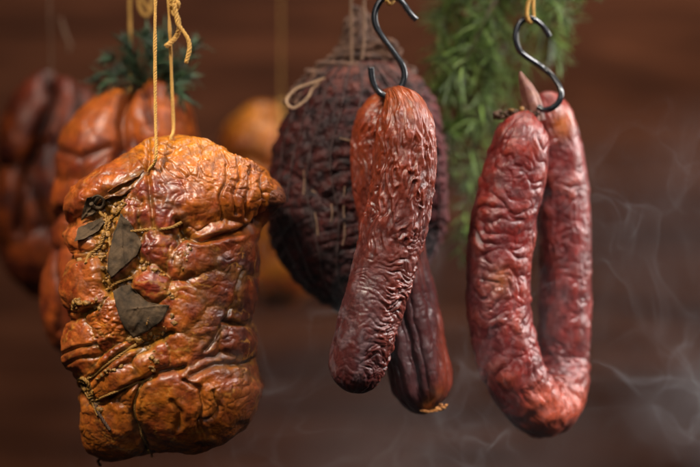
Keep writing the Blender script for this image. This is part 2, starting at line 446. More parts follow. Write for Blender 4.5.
def ham_relief(x, y, fr, d):
    wx = 8 * pn(x / 30, y / 30, d / 60, 1) + 2.6 * pn(x / 9, y / 9, d / 30, 2)
    wy = 8 * pn(x / 30, y / 30, d / 60, 3) + 2.6 * pn(x / 9, y / 9, d / 30, 4)
    X, Yy = x + wx, y + wy
    b, edge, idx = mounds(X, Yy, ham_mounds)
    H = b * 1.05
    cre = np.zeros_like(H)
    X2, Y2 = x + wx * .35, y + wy * .35
    for P, w, dp in ham_creases:
        dd = polydist(X2, Y2, P)
        g = np.exp(-(dd / w) ** 2)
        H = H - dp * g + .22 * dp * np.exp(-((dd - 2.4 * w) / (1.3 * w)) ** 2)
        cre = np.maximum(cre, np.exp(-(dd / (w * 1.7)) ** 2))
    # plated wrinkles of the top lobe (cracks run down to the right)
    top = sstep(238, 205, y + .12 * (x - 200)) * sstep(125, 160, x)
    a = math.radians(38)
    u = (x * math.cos(a) + y * math.sin(a)) + wx; v = (-x * math.sin(a) + y * math.cos(a)) + wy
    f1, f2 = worley(u / 19 + .02 * wy, v / 7.5, 1); crack = np.exp(-((f2 - f1) / .15) ** 2) * (.35 + .65 * sstep(-.2, .3, pn(x / 18, y / 18, d / 30, 7)))
    f1b, f2b = worley(u / 6.5 + 9, v / 5.0, 2); crack2 = np.exp(-((f2b - f1b) / .2) ** 2)
    topup = top * sstep(215, 180, y)
    H = H - topup * (2.3 * crack + .55 * crack2)
    # folded skin elsewhere
    q = sstep(-.25, .45, pn(x / 30, y / 30, d / 40, 8))
    bil = np.abs(pn(x / 9 + wx * .14, y / 19 + wy * .1, d / 14, 11)); bil2 = np.abs(pn(x / 22 + wx * .08, y / 9 + wy * .12, d / 14, 12))
    red = sstep(175, 195, y) * sstep(300, 240, y) * sstep(120, 140, x) * sstep(205, 180, x)
    H = H + (1 - top * .6) * q * (1.4 * (np.sqrt(bil + .01) - .45) + 1.8 * (np.sqrt(bil2 + .01) - .45)) + red * 3.0 * (np.sqrt(bil + .01) - .45)
    rough = sstep(270, 290, y) * sstep(352, 335, y) * sstep(96, 108, x) * sstep(146, 130, x)
    H = H + rough * 2.4 * (np.abs(pn(x / 5, y / 4, d / 8, 21)) - .2)
    crumb = sstep(186, 205, y) * sstep(375, 352, y) * sstep(84, 105, x) * sstep(200, 165, x) * (1 - edge * .7)
    H = H + crumb * 3.2 * (np.abs(pn(x / 6.5, y / 6.5, d / 9, 22)) - .25)
    fw = np.abs(pn(x / 4.2 + .25 * wx, y / 3.4 + .2 * wy, d / 6, 17)); fw2 = np.abs(pn(x / 2.6 + .3 * wy, y / 5.0, d / 6, 18))
    H = H + (.25 + .75 * sstep(-.3, .3, pn(x / 26, y / 26, d / 30, 19))) * (.5 * (np.sqrt(fw + .01) - .42) + .25 * (np.sqrt(fw2 + .01) - .42))
    H = H + .5 * fbm(x / 7, y / 7, d / 7, 14, 3) + 2.2 * fbm(x / 24, y / 24, d / 24, 15, 2)
    back = 7 * np.abs(pn(x / 34, y / 30, d / 34, 31)) + 1.5 * fbm(x / 9, y / 9, d / 9, 33, 2) - 2
    Hh = H * fr + back * (1 - fr) * sstep(.0, .25, 1 - fr)
    Hh = Hh * (0.35 + .65 * sstep(0, 14, np.minimum(y - 135, 461 - y)))
    return Hh, (cre, edge, idx, top, red, crack * topup)

def ham_tint(x, y, H, aux, fr, d):
    cre, edge, idx, top, red, crack = aux
    n = fbm(x / 22, y / 22, d / 22, 41, 3); n2 = fbm(x / 8, y / 8, d / 8, 44, 3)
    vein = np.exp(-(pn(x / 17 + .6 * n2, y / 17, d / 20, 47) / .05) ** 2) * sstep(-.1, .4, pn(x / 30, y / 30, d / 30, 48)); blot = fbm(x / 13, y / 11, d / 13, 49, 3)
    base = mixc((.28, .050, .010), (.44, .112, .012), .5 + 1.2 * n)
    base = mixc(base, (.54, .160, .007), top * sstep(215, 160, y) * (.8 + .6 * n2))
    base = mixc(base, (.60, .22, .008), top * sstep(168, 142, y) * .55)
    base = mixc(base, (.22, .034, .020), red * (.85 + n2))
    base = mixc(base, (.32, .035, .018), np.exp(-(((x - 160) / 17) ** 2 + ((y - 283) / 15) ** 2)) * .9)
    dk = np.array([3, 2]); isd = np.isin(idx, dk)
    base = mixc(base, (.115, .038, .020), isd * .85 * np.ones_like(x))
    base = mixc(base, (.46, .115, .026), sstep(115, 82, x) * sstep(180, 215, y) * (.55 + n))
    base = mixc(base, (.080, .016, .009), sstep(175, 240, x) * sstep(228, 262, y) * sstep(395, 345, y) * (.85 + .6 * n))  # right flank darkened: smoke tone plus shade put into the pigment
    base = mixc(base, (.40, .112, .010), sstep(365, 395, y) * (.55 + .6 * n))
    base = mixc(base, (.16, .036, .016), sstep(215, 262, x) * sstep(360, 380, y) * .7)  # lower right darkened alike, smoke and shade in the colour
    ochre = mixc((.42, .20, .022), (.17, .070, .012), .5 + 1.4 * n2)
    mid = sstep(186, 205, y) * sstep(372, 352, y) * sstep(82, 105, x) * sstep(205, 160, x)
    base = mixc(base, base * np.array([.55, .42, .5]), sstep(.1, .6, blot) * (1 - top * .7) * .6)
    base = mixc(base, (.52, .23, .04), vein * (1 - top * .8) * .75)
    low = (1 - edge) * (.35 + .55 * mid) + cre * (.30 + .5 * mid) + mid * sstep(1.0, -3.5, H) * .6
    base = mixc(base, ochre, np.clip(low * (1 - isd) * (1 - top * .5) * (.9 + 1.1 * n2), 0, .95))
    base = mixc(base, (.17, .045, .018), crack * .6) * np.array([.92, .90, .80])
    return base

ham = empty('smoked_ham', at(170, 460, HAM_Y))
tag(ham, 'large lumpy orange-brown smoked ham with grey bay leaves tied in twine, sharp in the foreground', 'ham', 'smoked hams hanging on twine')
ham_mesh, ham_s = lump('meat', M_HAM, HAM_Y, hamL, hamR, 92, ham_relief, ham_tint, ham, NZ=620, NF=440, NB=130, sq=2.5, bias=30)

def on_ham(pts, lift=0.6): return np.array([ham_s(x, y, lift) for x, y in pts])
def ham_twine(pts, r, mat=M_TWINE_OLD, lift=.7, name='twine'):
    V, F = twine_arrays(on_ham(pts, lift * .45), r * .8 * S, 3, 5.5, seed=len(pts))
    return make_obj(name, V, F, mat, ham)
ham_twine([(139, 231), (144, 231), (152, 230), (162, 229), (172, 229), (181, 227), (188, 223)], 2.0, lift=1.2)
ham_twine([(116, 288), (119, 286), (126, 281), (134, 278), (141, 276)], 2.0, lift=1.6)
ham_twine([(96, 374), (103, 370), (115, 360), (127, 352), (138, 344), (150, 338)], 1.9, lift=.9)
ham_twine([(96, 398), (104, 395), (112, 391), (124, 386), (138, 380), (152, 375.5), (160, 373)], 1.6, lift=.6)
ham_twine([(152, 376), (145, 388), (142.5, 398), (143, 408), (146, 420), (148, 432), (151, 444), (151.5, 451)], 1.6, lift=.5)
ham_twine([(104, 206), (110, 216), (118, 219), (127, 212), (134, 204)], 1.8, lift=1.4)
ham_twine([(112, 214), (117, 224), (112, 236), (108, 246), (98, 254), (96, 262)], 2.1, lift=.8)
ham_twine([(119, 218), (113, 226), (117, 236), (120, 246)], 1.9, lift=1.2)
# the knot with its dark frayed ends at the lower left
kn = [(80, 386), (84, 377), (92, 374), (97, 380), (92, 386), (86, 380), (94, 376), (99, 384), (98, 394)]
ham_twine(kn, 2.5, lift=2.2, name='knot')
ham_twine([(97, 390), (102, 397), (106, 406), (111, 414), (118, 424)], 2.2, M_CLOVE, 1.6, 'loose_end')
ham_twine([(90, 385), (96, 392), (101, 400), (106, 410)], 2.0, M_TWINE_OLD, 1.8, 'loose_end')
V, F = twine_arrays(np.array([ham_s(151, 447, 1), at(151.3, 452, HAM_Y - .005), at(152, 457, HAM_Y - .004)]), 1.2 * S, 2, 5)
make_obj('loose_end', V, F, M_TWINE, ham)
V, F = twine_arrays(np.array([at(100, 459, HAM_Y - .004), at(98, 462, HAM_Y - .005), at(101, 466, HAM_Y - .004)]), 1.6 * S, 2, 5)
make_obj('loose_end', V, F, M_CLOVE, ham)

# bay leaves pressed under the twine
def leaf_on_ham(poly, lift, curl=0.0, seed=0):
    P = np.array(poly, float); c = P.mean(0)
    Q = []
    n = len(P)
    for i in range(n):
        for t in np.linspace(0, 1, 7, endpoint=False): Q.append(P[i] * (1 - t) + P[(i + 1) % n] * t)
    Q = np.array(Q)
    Q += (Q - c) / (np.linalg.norm(Q - c, axis=1)[:, None] + 1e-6) * (1.0 * pn(Q[:, 0] / 6, Q[:, 1] / 6, 0.3 + seed, 51))[:, None]
    m = len(Q); rings = 16
    G = np.stack([c + (Q - c) * s for s in np.linspace(0.03, 1, rings)])
    z = np.array([[ham_s(gx, gy, 0)[1] for gx, gy in ring] for ring in G])
    # the leaf is stiffer than the meat: smooth its depth and keep it outside
    zs = z.copy()
    A = np.stack([np.ones(m * rings), G[..., 0].ravel(), G[..., 1].ravel(), G[..., 0].ravel() ** 2, G[..., 1].ravel() ** 2], 1)
    co = np.linalg.lstsq(A, z.ravel(), rcond=None)[0]; fit = (A @ co).reshape(z.shape)
    zs = np.minimum(.35 * z + .65 * fit, z + 1.0 * S)
    rr = np.linspace(0, 1, rings)[:, None]
    zs = zs - lift * S - curl * S * rr ** 2 * (.5 + pn(G[..., 0] / 12, G[..., 1] / 12, seed, 53)) + .9 * S * pn(G[..., 0] / 7, G[..., 1] / 7, seed, 54)
    ax = Q[np.argmax(((Q - c) ** 2).sum(1))] - c; ax /= np.linalg.norm(ax); lat = (G - c) @ np.array([-ax[1], ax[0]]); lon = (G - c) @ ax
    zs = zs - S * (1.0 * np.exp(-(lat / 1.1) ** 2) + .35 * np.abs(np.sin((lon + np.abs(lat) * .8) * .55)) ** 6) + .05 * S * np.abs(lat) 
    k = K(HAM_Y)
    W = np.stack([(G[..., 0] - 350) * S * k, zs, Z0 + (233.5 - G[..., 1]) * S * k], -1)
    back = W + np.array([0, .0007, 0])
    V = np.concatenate([W.reshape(-1, 3), back[::-1].reshape(-1, 3)])
    return make_obj('bay_leaf', V, grid_faces(2 * rings, m, True), M_LEAF, ham)
leaf_on_ham([(129, 214), (137, 221), (143, 230), (150, 243), (146, 254), (135, 264), (121, 276), (117, 270), (118, 255), (122, 235)], 2.3, .3, 1)
leaf_on_ham([(122, 289), (130, 284), (138, 282), (146, 291), (155, 299), (166, 301), (178, 302), (171, 316), (156, 328), (142, 334), (134, 324), (128, 309)], 2.5, .3, 2)
leaf_on_ham([(86, 228), (97, 223), (110, 218), (112, 223), (107, 231), (100, 235), (92, 239), (84, 241)], 2.4, 2.0, 3)
leaf_on_ham([(96, 199), (106, 196), (111, 203), (105, 212), (96, 217), (88, 221), (91, 210)], 2.2, 2.0, 4)
# the curled leaf tip beside the hole
ring = [ham_s(106 + 6.2 * math.cos(a), 203 + 6.0 * math.sin(a), 6 + .6 * a) for a in np.linspace(-2.6, 2.9, 14)]
V, F = tube_arrays(catmull(ring, 40)[0], np.linspace(.8, 2.4, 40) * S, 8)
make_obj('bay_leaf', V, F, M_LEAF, ham)
# twisted strip of dried rind running from the hole to the curled leaf
def rind_strip(pts, w0, seed):
    C, u = catmull(on_ham(pts, 1.0), 90); T, N, B = frames(C, (0, -1, .3))
    a = np.linspace(0, 2 * math.pi, 28, endpoint=False); t = u / u[-1]
    tw = 1.6 * t + .8 * pn(t * 4, seed, .5, 55); w = w0 * (.45 + .75 * np.sin(np.pi * np.clip(t * 1.05, 0, 1)) ** .6) * (1 + .35 * pn(t * 9, seed, .2, 56))
    e, f = np.cos(a)[None] * 1.0, np.sin(a)[None] * .42
    n1 = np.cos(tw)[:, None, None] * N[:, None] + np.sin(tw)[:, None, None] * B[:, None]; b1 = -np.sin(tw)[:, None, None] * N[:, None] + np.cos(tw)[:, None, None] * B[:, None]
    q = 1 + .35 * pn(np.cos(a)[None] * 1.6, np.sin(a)[None] * 1.6, (u / S / 7)[:, None], seed)
    V = C[:, None] + (w * S)[:, None, None] * (q * e)[..., None] * b1 + (w * S)[:, None, None] * (q * f)[..., None] * n1
    n = pn(V[..., 0] / .004, V[..., 1] / .004, V[..., 2] / .004, 57)
    return make_obj('rind_strip', V.reshape(-1, 3), grid_faces(90, 28, True), M_HAM, ham, tint=mixc((.13, .042, .014), (.26, .10, .02), .5 + n).reshape(-1, 3))
rind_strip([(155, 175), (148, 180), (140, 187), (131, 191), (121, 196), (112, 200), (103, 207)], 4.6, 3.0)
rind_strip([(150, 172), (141, 178), (128, 186), (116, 193)], 2.6, 7.0)
# crumbs of spice crust caught in the folds
def crumb_mesh(spots, seed):
    rn = np.random.RandomState(seed); out = []
    n, m = 9, 12
    lat = np.linspace(.02, math.pi - .02, n); lon = np.linspace(0, 2 * math.pi, m, endpoint=False)
    D = np.stack([np.sin(lat)[:, None] * np.cos(lon), np.sin(lat)[:, None] * np.sin(lon), np.cos(lat)[:, None] + 0 * lon], -1)
    for x, y, r in spots:
        c = ham_s(x, y, .1 * r)
        h = 1 + .75 * pn(D[..., 0] * 1.4 + x, D[..., 1] * 1.4 + y, D[..., 2] * 1.4, seed)
        sc = np.array([rn.uniform(.7, 1.5), rn.uniform(.5, .9), rn.uniform(.7, 1.4)])
        out.append(((c + D * h[..., None] * sc * r * S).reshape(-1, 3), grid_faces(n, m, True)))
    return join(out)
rn = np.random.RandomState(77); spots = []
for P, w, cnt, rmax in [([(112, 212), (118, 226), (113, 243), (111, 258), (116, 275), (122, 290)], 4, 46, 3.2), ([(120, 212), (128, 206), (136, 200)], 4, 14, 2.6), ([(84, 262), (98, 256), (110, 249)], 2.5, 14, 2.4),
                        ([(82, 308), (88, 300), (100, 296), (110, 302)], 4, 26, 3.4), ([(140, 336), (155, 334), (168, 328), (178, 318)], 4, 22, 3.0), ([(150, 262), (158, 268), (170, 272), (178, 290), (178, 306)], 3, 22, 2.4),
                        ([(84, 386), (90, 376), (98, 384), (102, 396), (112, 410)], 4, 34, 3.2), ([(150, 342), (164, 352), (160, 362)], 4, 14, 2.6), ([(156, 312), (157, 318)], 2.5, 6, 3.6), ([(192, 236), (196, 250), (190, 270)], 2.5, 12, 2.0), ([(104, 372), (118, 364), (136, 350)], 4, 18, 2.0)]:
    P = np.array(P, float)
    for _ in range(cnt):
        t = rn.uniform(0, len(P) - 1.001); i = int(t); q = P[i] * (1 - t + i) + P[i + 1] * (t - i) + rn.normal(0, w * .6, 2)
        spots.append((q[0], q[1], rmax * rn.uniform(.3, 1) ** 1.5))
V, F = crumb_mesh(spots, 78)
make_obj('spice_crust', V, F, M_CRUST, ham)
# hanging twine
TOPZ = -140
hole = ham_s(155.5, 172, .5)
V, F = twine_arrays(np.array([hole + [0, .006, -.004], hole, at(155.8, 158, HAM_Y - .052), at(155.5, 120, HAM_Y - .045), at(155, 60, HAM_Y - .04), at(155.5, 0, HAM_Y - .035), at(160, TOPZ, HAM_Y - .02)]), 1.7 * S, 3, 5.0, seed=2)
make_obj('hanging_twine', V, F, M_TWINE, ham)
hole2 = ham_s(174, 140, 0)
V, F = twine_arrays(np.array([hole2 + [0, .004, -.006], hole2, at(173.5, 128, HAM_Y - .012), at(172, 90, HAM_Y - .012), at(170.5, 45, HAM_Y - .014), at(168.5, 0, HAM_Y - .015), at(164, TOPZ, HAM_Y - .018)]), 1.65 * S, 3, 5.0, seed=4)
make_obj('hanging_twine', V, F, M_TWINE, ham)
ky = HAM_Y - .0165
kp = [(169, -12), (174, 2), (170, 7), (176, 9), (178, 3), (172, 0), (173, 12), (178, 18), (179, 28), (176, 37), (169, 44), (166, 46)]
V, F = twine_arrays(np.array([at(x, y, ky - .0025 * math.sin(i * 1.9)) for i, (x, y) in enumerate(kp)]), 2.3 * S, 3, 5.0, seed=6)
make_obj('knot', V, F, M_TWINE, ham)
kp = [(174, 4), (176, 14), (178, 24), (183, 31), (188, 39), (189.5, 48), (188, 56), (186, 63)]
V, F = twine_arrays(np.array([at(x, y, ky - .004) for x, y in kp]), 2.3 * S, 3, 5.0, seed=8)
make_obj('loose_end', V, F, M_TWINE, ham)

# ------------------------------------------------------------------ sausages
def sausage(name, mat, ctrl, n, m, wr, tintf, parent, end_a=True, end_b=True):
    """ctrl: rows (px, py, Y, radius px)"""
    P = np.array([[*at(a, b, c), r * S * K(c)] for a, b, c, r in ctrl])
    C, u = catmull(P, n)
    r = C[:, 3].copy(); C = C[:, :3]
    L = u[-1]
    for flag, d in ((end_a, u), (end_b, L - u)):
        if flag:
            aa = r.max() * .95
            r *= np.sqrt(np.clip(1 - (1 - np.clip(d / aa, 0, 1)) ** 2.2, 0.0006, 1))
    T, N, B = frames(C, (0, -1, 0.05))
    a = np.linspace(0, 2 * math.pi, m, endpoint=False)
    R = np.cos(a)[None, :, None] * N[:, None] + np.sin(a)[None, :, None] * B[:, None]
    V = C[:, None] + r[:, None, None] * R
    su = (u / S)[:, None] + 0 * a[None]         # along, px
    cx, cy = np.cos(a)[None] * 30, np.sin(a)[None] * 30
    cx, cy = np.broadcast_to(cx, su.shape), np.broadcast_to(cy, su.shape)
    px = V[..., 0] / (S * (V[..., 1] + CD) / CD) + 350; py = 233.5 - (V[..., 2] - Z0) / (S * (V[..., 1] + CD) / CD)
    fade = np.clip(r / r.max(), 0, 1)[:, None]
    H, aux = wr(su, cx, cy, px, py, R[..., 0], R[..., 1], L / S)
    dU = np.gradient(V, axis=0); dA = np.roll(V, -1, 1) - np.roll(V, 1, 1)
    Nn = np.cross(dA, dU); Nn /= np.linalg.norm(Nn, axis=-1)[..., None] + 1e-12
    Nn *= np.sign((Nn * R).sum(-1).mean())
    V = V + Nn * (H * fade ** .7 * S)[..., None]
    col = tintf(su, cx, cy, px, py, H, aux, L / S)
    return make_obj(name, V.reshape(-1, 3), grid_faces(n, m, True), mat, parent, tint=col.reshape(-1, 3))

def folds(su, cx, cy, fl, fa, seed, warp=.6):
    """valley-and-ridge skin: fl = cells along, fa = cells around, per px"""
    q = (cx * fa, cy * fa, su * fl)
    w = warp * pn(cx / 16, cy / 16, su / 20, seed + 1); w2 = warp * pn(cx / 16, cy / 16, su / 20, seed + 2)
    a = pn(q[0] + w, q[1] + w2, q[2] + w, seed)
    return a

PAIR_Y = 0.006
def billow(a, e=.02): return np.sqrt(a * a + e * e)
def pair_wr(su, cx, cy, px, py, rx, ry, L):
    front = su > L * .51
    ww = 5 * pn(cx / 18, cy / 18, su / 24, 58); wv = 6 * pn(cx / 18, cy / 18, su / 24, 59)
    wx = 3 * pn(cx / 7, cy / 7, su / 11, 53)
    lon = pn((cx + ww + wx) / 7.5, (cy + wv + wx) / 7.5, (su + wv) / 30, 61); lon2 = pn((cx + ww + wx) / 4.2, (cy + wv - wx) / 4.2, (su + ww) / 18, 64)
    tra = pn((cx + ww) / 14, (cy + wv) / 14, (su + 1.6 * wv) / 6.5, 67); tra2 = pn((cx + ww) / 7, (cy + ww) / 7, (su + wv) / 4.0, 69)
    up = sstep(275, 220, py + 12 * pn(cx / 25, cy / 25, su / 25, 57))
    right = sstep(-.35, .45, rx)
    frontm = np.where(front, 1.0, 0.0)
    wl = np.where(front, up + .12 * (1 - up), .9)
    wt = np.where(front, (1 - up * .9) * (.22 + .78 * right), .08)
    amp = .65 + .7 * sstep(-.35, .35, pn(cx / 22, cy / 22, su / 34, 55))
    rid = lambda a, k: 1 - np.clip(np.sqrt(a * a + .0006) * k, 0, 1)
    H = wl * amp * (2.7 * (rid(lon, 2.4) - .4) + 2.1 * (np.sqrt(billow(lon2, .03)) - .42))
    H = H + wt * amp * (3.9 * (np.sqrt(billow(tra, .02)) - .45) + 1.7 * (np.sqrt(billow(tra2, .03)) - .45))
    bk = (1 - frontm) * sstep(215, 280, py)
    ang = np.arctan2(cy, cx)
    an = ang * 2.6 + .8 * pn(su / 90, 0.3, ang * .5, 72) + .25 * pn(su / 22, 3.0, ang, 73)
    pl = np.abs(np.sin(an)); pl2 = np.abs(np.sin(an * 2.6 + 1.1 + .5 * pn(su / 40, 1.0, ang, 74)))
    H = H * (1 - .8 * bk) + bk * (9.0 * (pl ** .5 - .75) + 2.6 * (pl2 ** .6 - .7)) * sstep(0, 30, su)
    pit = fbm(cx / 7, cy / 7, su / 7, 75, 2)
    H = H + .45 * pit + 1.8 * pn(cx / 26, cy / 26, su / 30, 78)
    return H, (front, pl * bk)
def pair_tint(su, cx, cy, px, py, H, aux, L):
    front, pl = aux
    n = fbm(cx / 14, cy / 14, su / 18, 82, 3); n2 = fbm(cx / 6, cy / 6, su / 7, 85, 3)
    fr = np.where(front, 1.0, 0.0)
    c = mixc((.080, .012, .008), (.145, .022, .011), .5 + n)
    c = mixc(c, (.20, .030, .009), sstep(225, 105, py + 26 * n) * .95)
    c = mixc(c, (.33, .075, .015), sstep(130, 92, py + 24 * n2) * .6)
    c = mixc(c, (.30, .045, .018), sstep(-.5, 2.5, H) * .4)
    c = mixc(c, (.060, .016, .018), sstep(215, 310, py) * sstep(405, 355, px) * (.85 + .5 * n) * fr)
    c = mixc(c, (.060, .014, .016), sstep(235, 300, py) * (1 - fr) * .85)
    bloom = sstep(-.2, .6, .5 * n2 + n) * sstep(180, 250, py)
    c = mixc(c, (.26, .18, .19), bloom * (.10 + .22 * fr * sstep(385, 350, px)))
    c = mixc(c, (.30, .050, .022), (1 - fr) * sstep(432, 446, px) * sstep(250, 300, py) * .7)  # lit right third of the rear link, painted as lighter red-brown
    c = mixc(c, (.58, .20, .045), (1 - fr) * sstep(398, 407, py + 5 * n2) * sstep(420, 428, px) * 1.0)
    c = mixc(c, (.50, .12, .03), (1 - fr) * np.exp(-(((px - 437) / 7) ** 2 + ((py - 397) / 9) ** 2)) * .8)
    return c
Yf, Yb, Ym = PAIR_Y - .014, PAIR_Y + .026, PAIR_Y + .006
pair = empty('sausage_pair', at(395, 412, PAIR_Y))
tag(pair, 'wrinkled dark brown-red dried sausage pair folded over a black hook, its two links crossing', 'sausages', 'sausages hanging on hooks')
pair_ctrl = [(427, 414, Yb - .006, 18), (424, 402, Yb - .005, 25), (421, 378, Yb - .004, 30), (414, 340, Yb - .002, 30.5), (406, 305, Yb, 30.5), (398, 265, Yb, 29.5), (390, 220, Yb, 30.5), (383.5, 175, Yb, 31.5),
             (383, 140, Yb, 30.5), (384, 122, Yb - .002, 27.5), (387, 108, Yb - .005, 20.5), (391, 98, Yb - .010, 11), (393, 92.5, Ym, 4.8), (397, 97, Yf + .010, 12), (402, 106, Yf + .004, 20), (405, 119, Yf + .001, 26), (405, 140, Yf, 29.5),
             (404, 170, Yf, 31), (399, 208, Yf, 31.5), (391, 240, Yf, 31.5), (382, 275, Yf, 31.5), (373, 306, Yf - .001, 31.5), (364, 338, Yf - .002, 30.5), (357, 364, Yf - .002, 28.5), (352, 393, Yf - .002, 27)]
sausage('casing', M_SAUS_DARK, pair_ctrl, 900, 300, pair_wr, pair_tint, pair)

def blobs(spots, seed, Yof):
    rn = np.random.RandomState(seed); out = []
    n, m = 11, 14
    la = np.linspace(.02, math.pi - .02, n); lo = np.linspace(0, 2 * math.pi, m, endpoint=False)
    D = np.stack([np.sin(la)[:, None] * np.cos(lo), np.sin(la)[:, None] * np.sin(lo), np.cos(la)[:, None] + 0 * lo], -1)
    for x, y, rx, rz in spots:
        h = 1 + .8 * pn(D[..., 0] * 1.5 + x, D[..., 1] * 1.5 + y, D[..., 2] * 1.5, seed)
        out.append(((at(x, y, Yof) + D * h[..., None] * np.array([rx, (rx + rz) / 2, rz]) * S).reshape(-1, 3), grid_faces(n, m, True)))
    return join(out)
M_TIP = simple_material('yellow_dry_casing_end', (.60, .27, .06), .5, 0, .5, 500, .5, .0006, color2=(.30, .08, .02))
V, F = blobs([(423, 410.5, 3.2, 1.0), (427, 411.5, 3.6, 1.2), (431, 411.5, 3.6, 1.1), (435, 410.5, 4, 1.3), (439, 409.5, 3.4, 1.4), (443, 407.5, 3, 1.2), (446, 405.5, 1.8, 1.4), (437, 408, 2.2, 1.2), (441, 405, 2, 1.6)], 5, Yb - .0145)
make_obj('casing_tip', V, F, M_TIP, pair)
# ring sausage on the right
RY = .034
Rf, Rr = RY - .006, RY + .032
def ring_wr(su, cx, cy, px, py, rx, ry, L):
    ww = 7 * pn(cx / 20, cy / 20, su / 26, 88); wv = 7 * pn(cx / 20, cy / 20, su / 26, 89)
    lon = pn((cx + ww) / 11, (cy + wv) / 11, (su + wv) / 26, 91); tra = pn((cx + ww) / 24, (cy + wv) / 24, (su + 1.4 * wv) / 14, 94); f3 = pn((cx + wv) / 8, (cy + ww) / 8, su / 8, 97)
    mk = sstep(-.25, .3, pn(cx / 30, cy / 30, su / 45, 99))
    amp = .55 + .8 * sstep(-.3, .35, pn(cx / 26, cy / 26, su / 30, 86))
    H = amp * (2.6 * mk * (np.sqrt(billow(lon, .05)) - .45) + 4.0 * (1 - mk * .6) * (np.sqrt(billow(tra, .045)) - .45) + .9 * (np.sqrt(billow(f3, .06)) - .45))
    H = H + 2.2 * pn(cx / 24, cy / 24, su / 34, 101) + .25 * fbm(cx / 6, cy / 6, su / 6, 103, 2)
    inner = sstep(335, 380, py) * sstep(505, 535, px) * (su < L * .62)
    H = H + inner * .8 * np.sin(su / 2.6 + 3 * pn(cx / 14, cy / 14, su / 18, 105))
    return H, None
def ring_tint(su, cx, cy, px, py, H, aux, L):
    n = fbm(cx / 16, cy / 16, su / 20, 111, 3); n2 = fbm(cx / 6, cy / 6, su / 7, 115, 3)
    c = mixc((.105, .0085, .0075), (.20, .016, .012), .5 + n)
    c = mixc(c, (.085, .016, .020), sstep(190, 290, py) * sstep(530, 475, px) * .85)  # shaded left side of the front limb, painted in as dark purple
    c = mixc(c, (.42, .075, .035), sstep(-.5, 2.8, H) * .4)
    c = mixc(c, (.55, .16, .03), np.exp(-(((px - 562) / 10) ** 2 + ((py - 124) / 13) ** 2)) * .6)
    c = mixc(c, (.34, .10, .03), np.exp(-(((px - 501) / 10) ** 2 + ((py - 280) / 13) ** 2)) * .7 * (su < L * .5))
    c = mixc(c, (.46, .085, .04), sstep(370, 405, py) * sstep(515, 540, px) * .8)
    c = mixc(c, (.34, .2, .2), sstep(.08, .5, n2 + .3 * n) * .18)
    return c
ringo = empty('ring_sausage', at(530, 438, RY))
tag(ringo, 'red wrinkled horseshoe sausage hanging on the right-hand black hook, both ends up', 'sausage', 'sausages hanging on hooks')
ring_ctrl = [(530, 112, Rf + .002, 16), (527, 120, Rf + .001, 21), (524, 132, Rf, 27), (519, 152, Rf, 30), (512, 186, Rf, 32), (505, 218, Rf, 32.5), (500, 250, Rf, 32), (498.5, 284, Rf, 32), (500, 320, Rf, 32), (507, 350, Rf, 32),
             (517, 378, Rf + .001, 31), (529, 399, Rf + .006, 30.5), (541, 408, Rf + .015, 30), (552, 403, Rf + .024, 29.5), (559, 386, Rf + .032, 28.5), (562, 360, Rr + .001, 27), (564, 328, Rr, 26.5), (565, 290, Rr, 26), (565, 250, Rr, 26), (563, 210, Rr, 27),
             (559, 175, Rr, 28), (555, 145, Rr - .002, 27), (551, 120, Rr - .004, 24.5), (547, 103, Rr - .005, 20), (541, 93, Rr - .006, 15)]
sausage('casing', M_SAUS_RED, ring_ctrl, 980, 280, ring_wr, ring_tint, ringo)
# the pointed dry casing tail and the dark tied end
def tail():
    C = np.array([at(533, 120, RY + .002), at(533, 108, RY), at(529, 94, RY - .001), at(523, 80, RY - .002), at(520, 71.5, RY - .002)])
    Cc, u = catmull(C, 60); T, N, B = frames(Cc, (0, -1, 0))
    w = np.interp(u / u[-1], [0, .25, .6, .9, 1], [11, 9.5, 7, 3, 1.0]) * S
    a = np.linspace(0, 2 * math.pi, 40, endpoint=False)
    f = 1 + .25 * np.cos(3 * a)[None] + .16 * pn(np.cos(a)[None] * 2, np.sin(a)[None] * 2, (u / S / 9)[:, None], 120)
    V = Cc[:, None] + w[:, None, None] * f[..., None] * (.55 * np.cos(a)[None, :, None] * N[:, None] + np.sin(a)[None, :, None] * B[:, None])
    return V.reshape(-1, 3), grid_faces(60, 40, True)
V, F = tail(); make_obj('casing_tail', V, F, M_CASING, ringo)
V, F = blobs([(497, 115, 3.6, 4.2), (502, 117, 3.4, 2.6), (507, 114, 3.6, 3.4), (513, 113, 4.2, 2.6), (519, 112.5, 4, 2.8), (500, 112, 2.4, 2), (526, 112, 5, 2.6), (536, 114, 4, 2.4)], 9, RY - .004)
make_obj('tied_end', V, F, M_CLOVE, ringo)
V, F = blobs([(511, 110, 3, 1.6), (516, 115, 2.6, 1.4), (522, 109, 2.2, 2.4)], 12, RY - .006)
make_obj('tied_end', V, F, M_CRUST, ringo)

